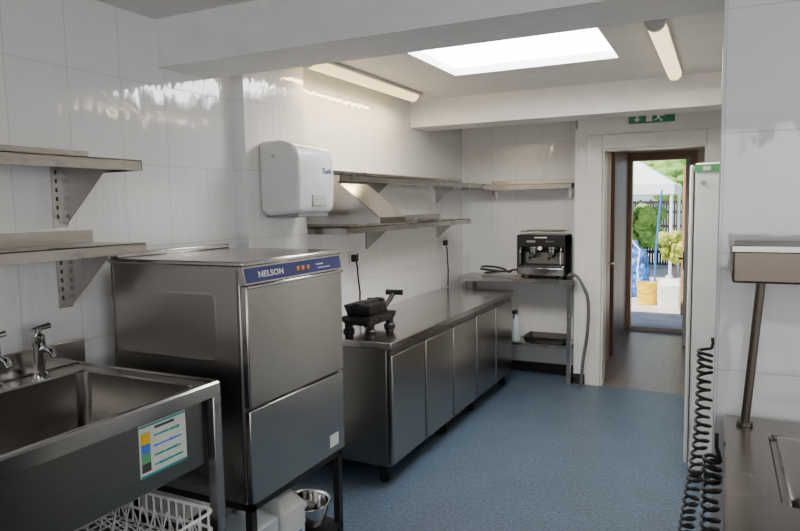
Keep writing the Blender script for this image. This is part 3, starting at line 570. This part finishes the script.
b=thing('parasol_pole','thin blue parasol pole in a round base','pole',(-1.03,12.5,-0.02))
part(MB().tube([(-1.06,12.5,0.1),(-1.05,12.5,0.7),(-1.01,12.5,1.3),(-0.97,12.5,1.8)],0.018,10),'pole',b,'tarp'); part(MB().lathe((-1.06,12.5,-0.02),[(0.15,0),(0.15,0.06),(0.05,0.1),(0.04,0.2)],20),'base',b,'grey')
def heap(nm,lab,rings,seed,st=0.30):
    b=thing(nm,lab,'covered furniture',(rings[0][0],rings[0][2],-0.02))
    o=part(MB().loft([rr(a,b_,c,d,z,r_) for a,b_,c,d,z,r_ in rings],cap1=True),'tarpaulin',b,'tarp',sharp=180)
    sb=o.modifiers.new('sub','SUBSURF'); sb.subdivision_type='SIMPLE'; sb.levels=4; sb.render_levels=4
    tx=bpy.data.textures.new(nm+str(seed),'CLOUDS'); tx.noise_scale=0.16
    dm=o.modifiers.new('disp','DISPLACE'); dm.texture=tx; dm.strength=st; dm.mid_level=0.6
    return b
heap('covered_table','garden table draped with a crumpled blue tarpaulin',[(-2.5,-1.22,12.8,13.6,0.0,0.15),(-2.4,-1.25,12.85,13.5,0.35,0.12),(-2.35,-1.28,12.9,13.4,0.62,0.1),(-2.2,-1.45,12.95,13.2,0.85,0.1)],1,0.2)
b=heap('covered_chairs','low stack of chairs under a crumpled blue cover',[(-1.85,-1.10,11.6,12.1,0.0,0.1),(-1.8,-1.13,11.65,12.05,0.28,0.1),(-1.7,-1.24,11.7,12.0,0.46,0.08)],2,0.2)
part(MB().tube([(-1.2,11.50,0.05),(-1.25,11.50,0.45),(-1.22,11.54,0.8),(-1.35,11.54,0.95)],0.015,8),'chair_frame',b,'cloth')
b=thing('gazebo','white canvas garden gazebo on thin poles','gazebo',(-1.9,15,-0.02))
part(MB().add([(-4.2,13.9,1.95),(-0.85,13.9,1.95),(-0.85,16.5,1.95),(-4.2,16.5,1.95),(-2.4,15,3.0),(-4.2,13.9,1.75),(-0.85,13.9,1.75),(-0.85,16.5,1.75),(-4.2,16.5,1.75)],[(0,1,4),(1,2,4),(2,3,4),(3,0,4),(0,5,6,1),(1,6,7,2),(2,7,8,3),(3,8,5,0)]),'canopy',b,'cloth')
for x in (-4.15,-0.9):
    for y in (13.95,16.45): part(MB().cyl((x,y,-0.02),(x,y,2.0),0.03),'pole',b,'cloth')
fn=MB()
for i in range(76): fn.box(-4+i*0.062,-3.95+i*0.062,17.6,17.62,0,1.6+0.06*math.sin(i*1.7))
for zz in (0.3,0.62,0.95,1.3,1.55): fn.box(-4.2,1.0,17.62,17.65,zz,zz+0.07)
single(fn,'fence','fencem','dark timber slatted garden fence','fence')
def bush(x,y,z,r,m,nm,lab,cat,n=26):
    b=thing(nm,lab,cat,(x,y,-0.02)); mb=MB()
    for i in range(n):
        a=random.uniform(0,6.28); q=random.uniform(0,0.75)*r; zz=random.uniform(-0.6,0.7)*r
        mb.ball((x+q*math.cos(a),y+q*math.sin(a),z+zz),random.uniform(0.22,0.42)*r,1.0,8)
    o=part(mb,'foliage',b,m,sharp=180)
    sb=o.modifiers.new('sub','SUBSURF'); sb.levels=2; sb.render_levels=2
    tx=bpy.data.textures.new(nm+'_leaf','CLOUDS'); tx.noise_scale=0.10*r
    dm=o.modifiers.new('disp','DISPLACE'); dm.texture=tx; dm.strength=0.25*r; dm.mid_level=0.5
    part(MB().cyl((x,y,-0.02),(x,y,z),0.08*r),'trunk',b,'frame')
bush(-0.75,13.0,0.76,0.32,'leafy','garden_shrub','yellow-green shrub behind the containers','shrub')
bush(-1.75,16.9,0.95,0.6,'leaf','garden_shrub','dark green shrub in front of the fence','shrub')
bush(-0.6,22.0,3.2,1.9,'leaf','garden_tree','green leafy tree beyond the fence','tree'); bush(-5.4,23.0,3.2,2.4,'leaf','garden_tree','green leafy tree beyond the gazebo','tree')
single(MB().box(-0.50,-0.43,10.0,10.1,-0.02,2.1),'timber_post','post','orange-brown square timber post on the paving','post',bevel=0.005)

# ------------------------------------------------------------------ lights
def area(name,loc,rot,sx,sy,e,col=(1,1,1)):
    l=bpy.data.lights.new(name,'AREA'); l.shape='RECTANGLE'; l.size=sx; l.size_y=sy; l.energy=e; l.color=col
    o=bpy.data.objects.new(name,l); C.objects.link(o); o.location=loc; o.rotation_euler=rot; return o
area('back_window_daylight',(0.1,-2.6,1.6),(math.pi/2,0,0),2.4,1.1,13,(1,0.98,0.96))
area('right_window_daylight',(2.28,0.15,1.6),(0,math.pi/2,0),1.1,2.0,15,(1,0.98,0.96))
area('batten_glow',(-2.12,3.85,CZ-0.09),(0,0,0),0.06,1.3,13,(1,0.76,0.40))
area('batten_glow',(-0.30,4.0,CZ-0.09),(0,0,0),0.06,1.3,5,(1,0.82,0.52))
area('lobby_fill',(-0.2,6.5,2.3),(0,0,0),0.5,0.5,7,(1,0.9,0.75))  # unseen fill added to brighten the lobby, not a fitting of the room
sun=bpy.data.lights.new('sun','SUN'); sun.energy=14.0; sun.angle=0.01; sun.color=(1,0.96,0.9)
so=bpy.data.objects.new('sun',sun); C.objects.link(so); so.rotation_euler=(math.radians(35),0,math.radians(-35))
w=bpy.data.worlds.new('world'); bpy.context.scene.world=w; w.use_nodes=True
nt=w.node_tree; bg=nt.nodes['Background']; sk=nt.nodes.new('ShaderNodeTexSky'); sk.sky_type='HOSEK_WILKIE'; sk.turbidity=3; sk.sun_direction=(0.3,-0.5,0.8)
nt.links.new(sk.outputs[0],bg.inputs[0]); bg.inputs[1].default_value=6.5

# ------------------------------------------------------------------ camera
yaw,pit,roll=.46014,.091496,-.016473
cy,sy=math.cos(yaw),math.sin(yaw)
fw=Vector((-sy*math.cos(pit),cy*math.cos(pit),-math.sin(pit))); r=Vector((cy,sy,0)); u=r.cross(fw)
r2=r*math.cos(roll)+u*math.sin(roll); u2=-r*math.sin(roll)+u*math.cos(roll)
cd=bpy.data.cameras.new('camera'); cam=bpy.data.objects.new('camera',cd); C.objects.link(cam)
mw=Matrix.Identity(4)
for i in range(3): mw[i][0]=r2[i]; mw[i][1]=u2[i]; mw[i][2]=-fw[i]
mw[2][3]=1.6; cam.matrix_world=mw
cd.sensor_width=36; cd.sensor_fit='HORIZONTAL'; cd.lens=649.6*36/800; cd.clip_start=0.05; cd.clip_end=200
bpy.context.scene.camera=cam
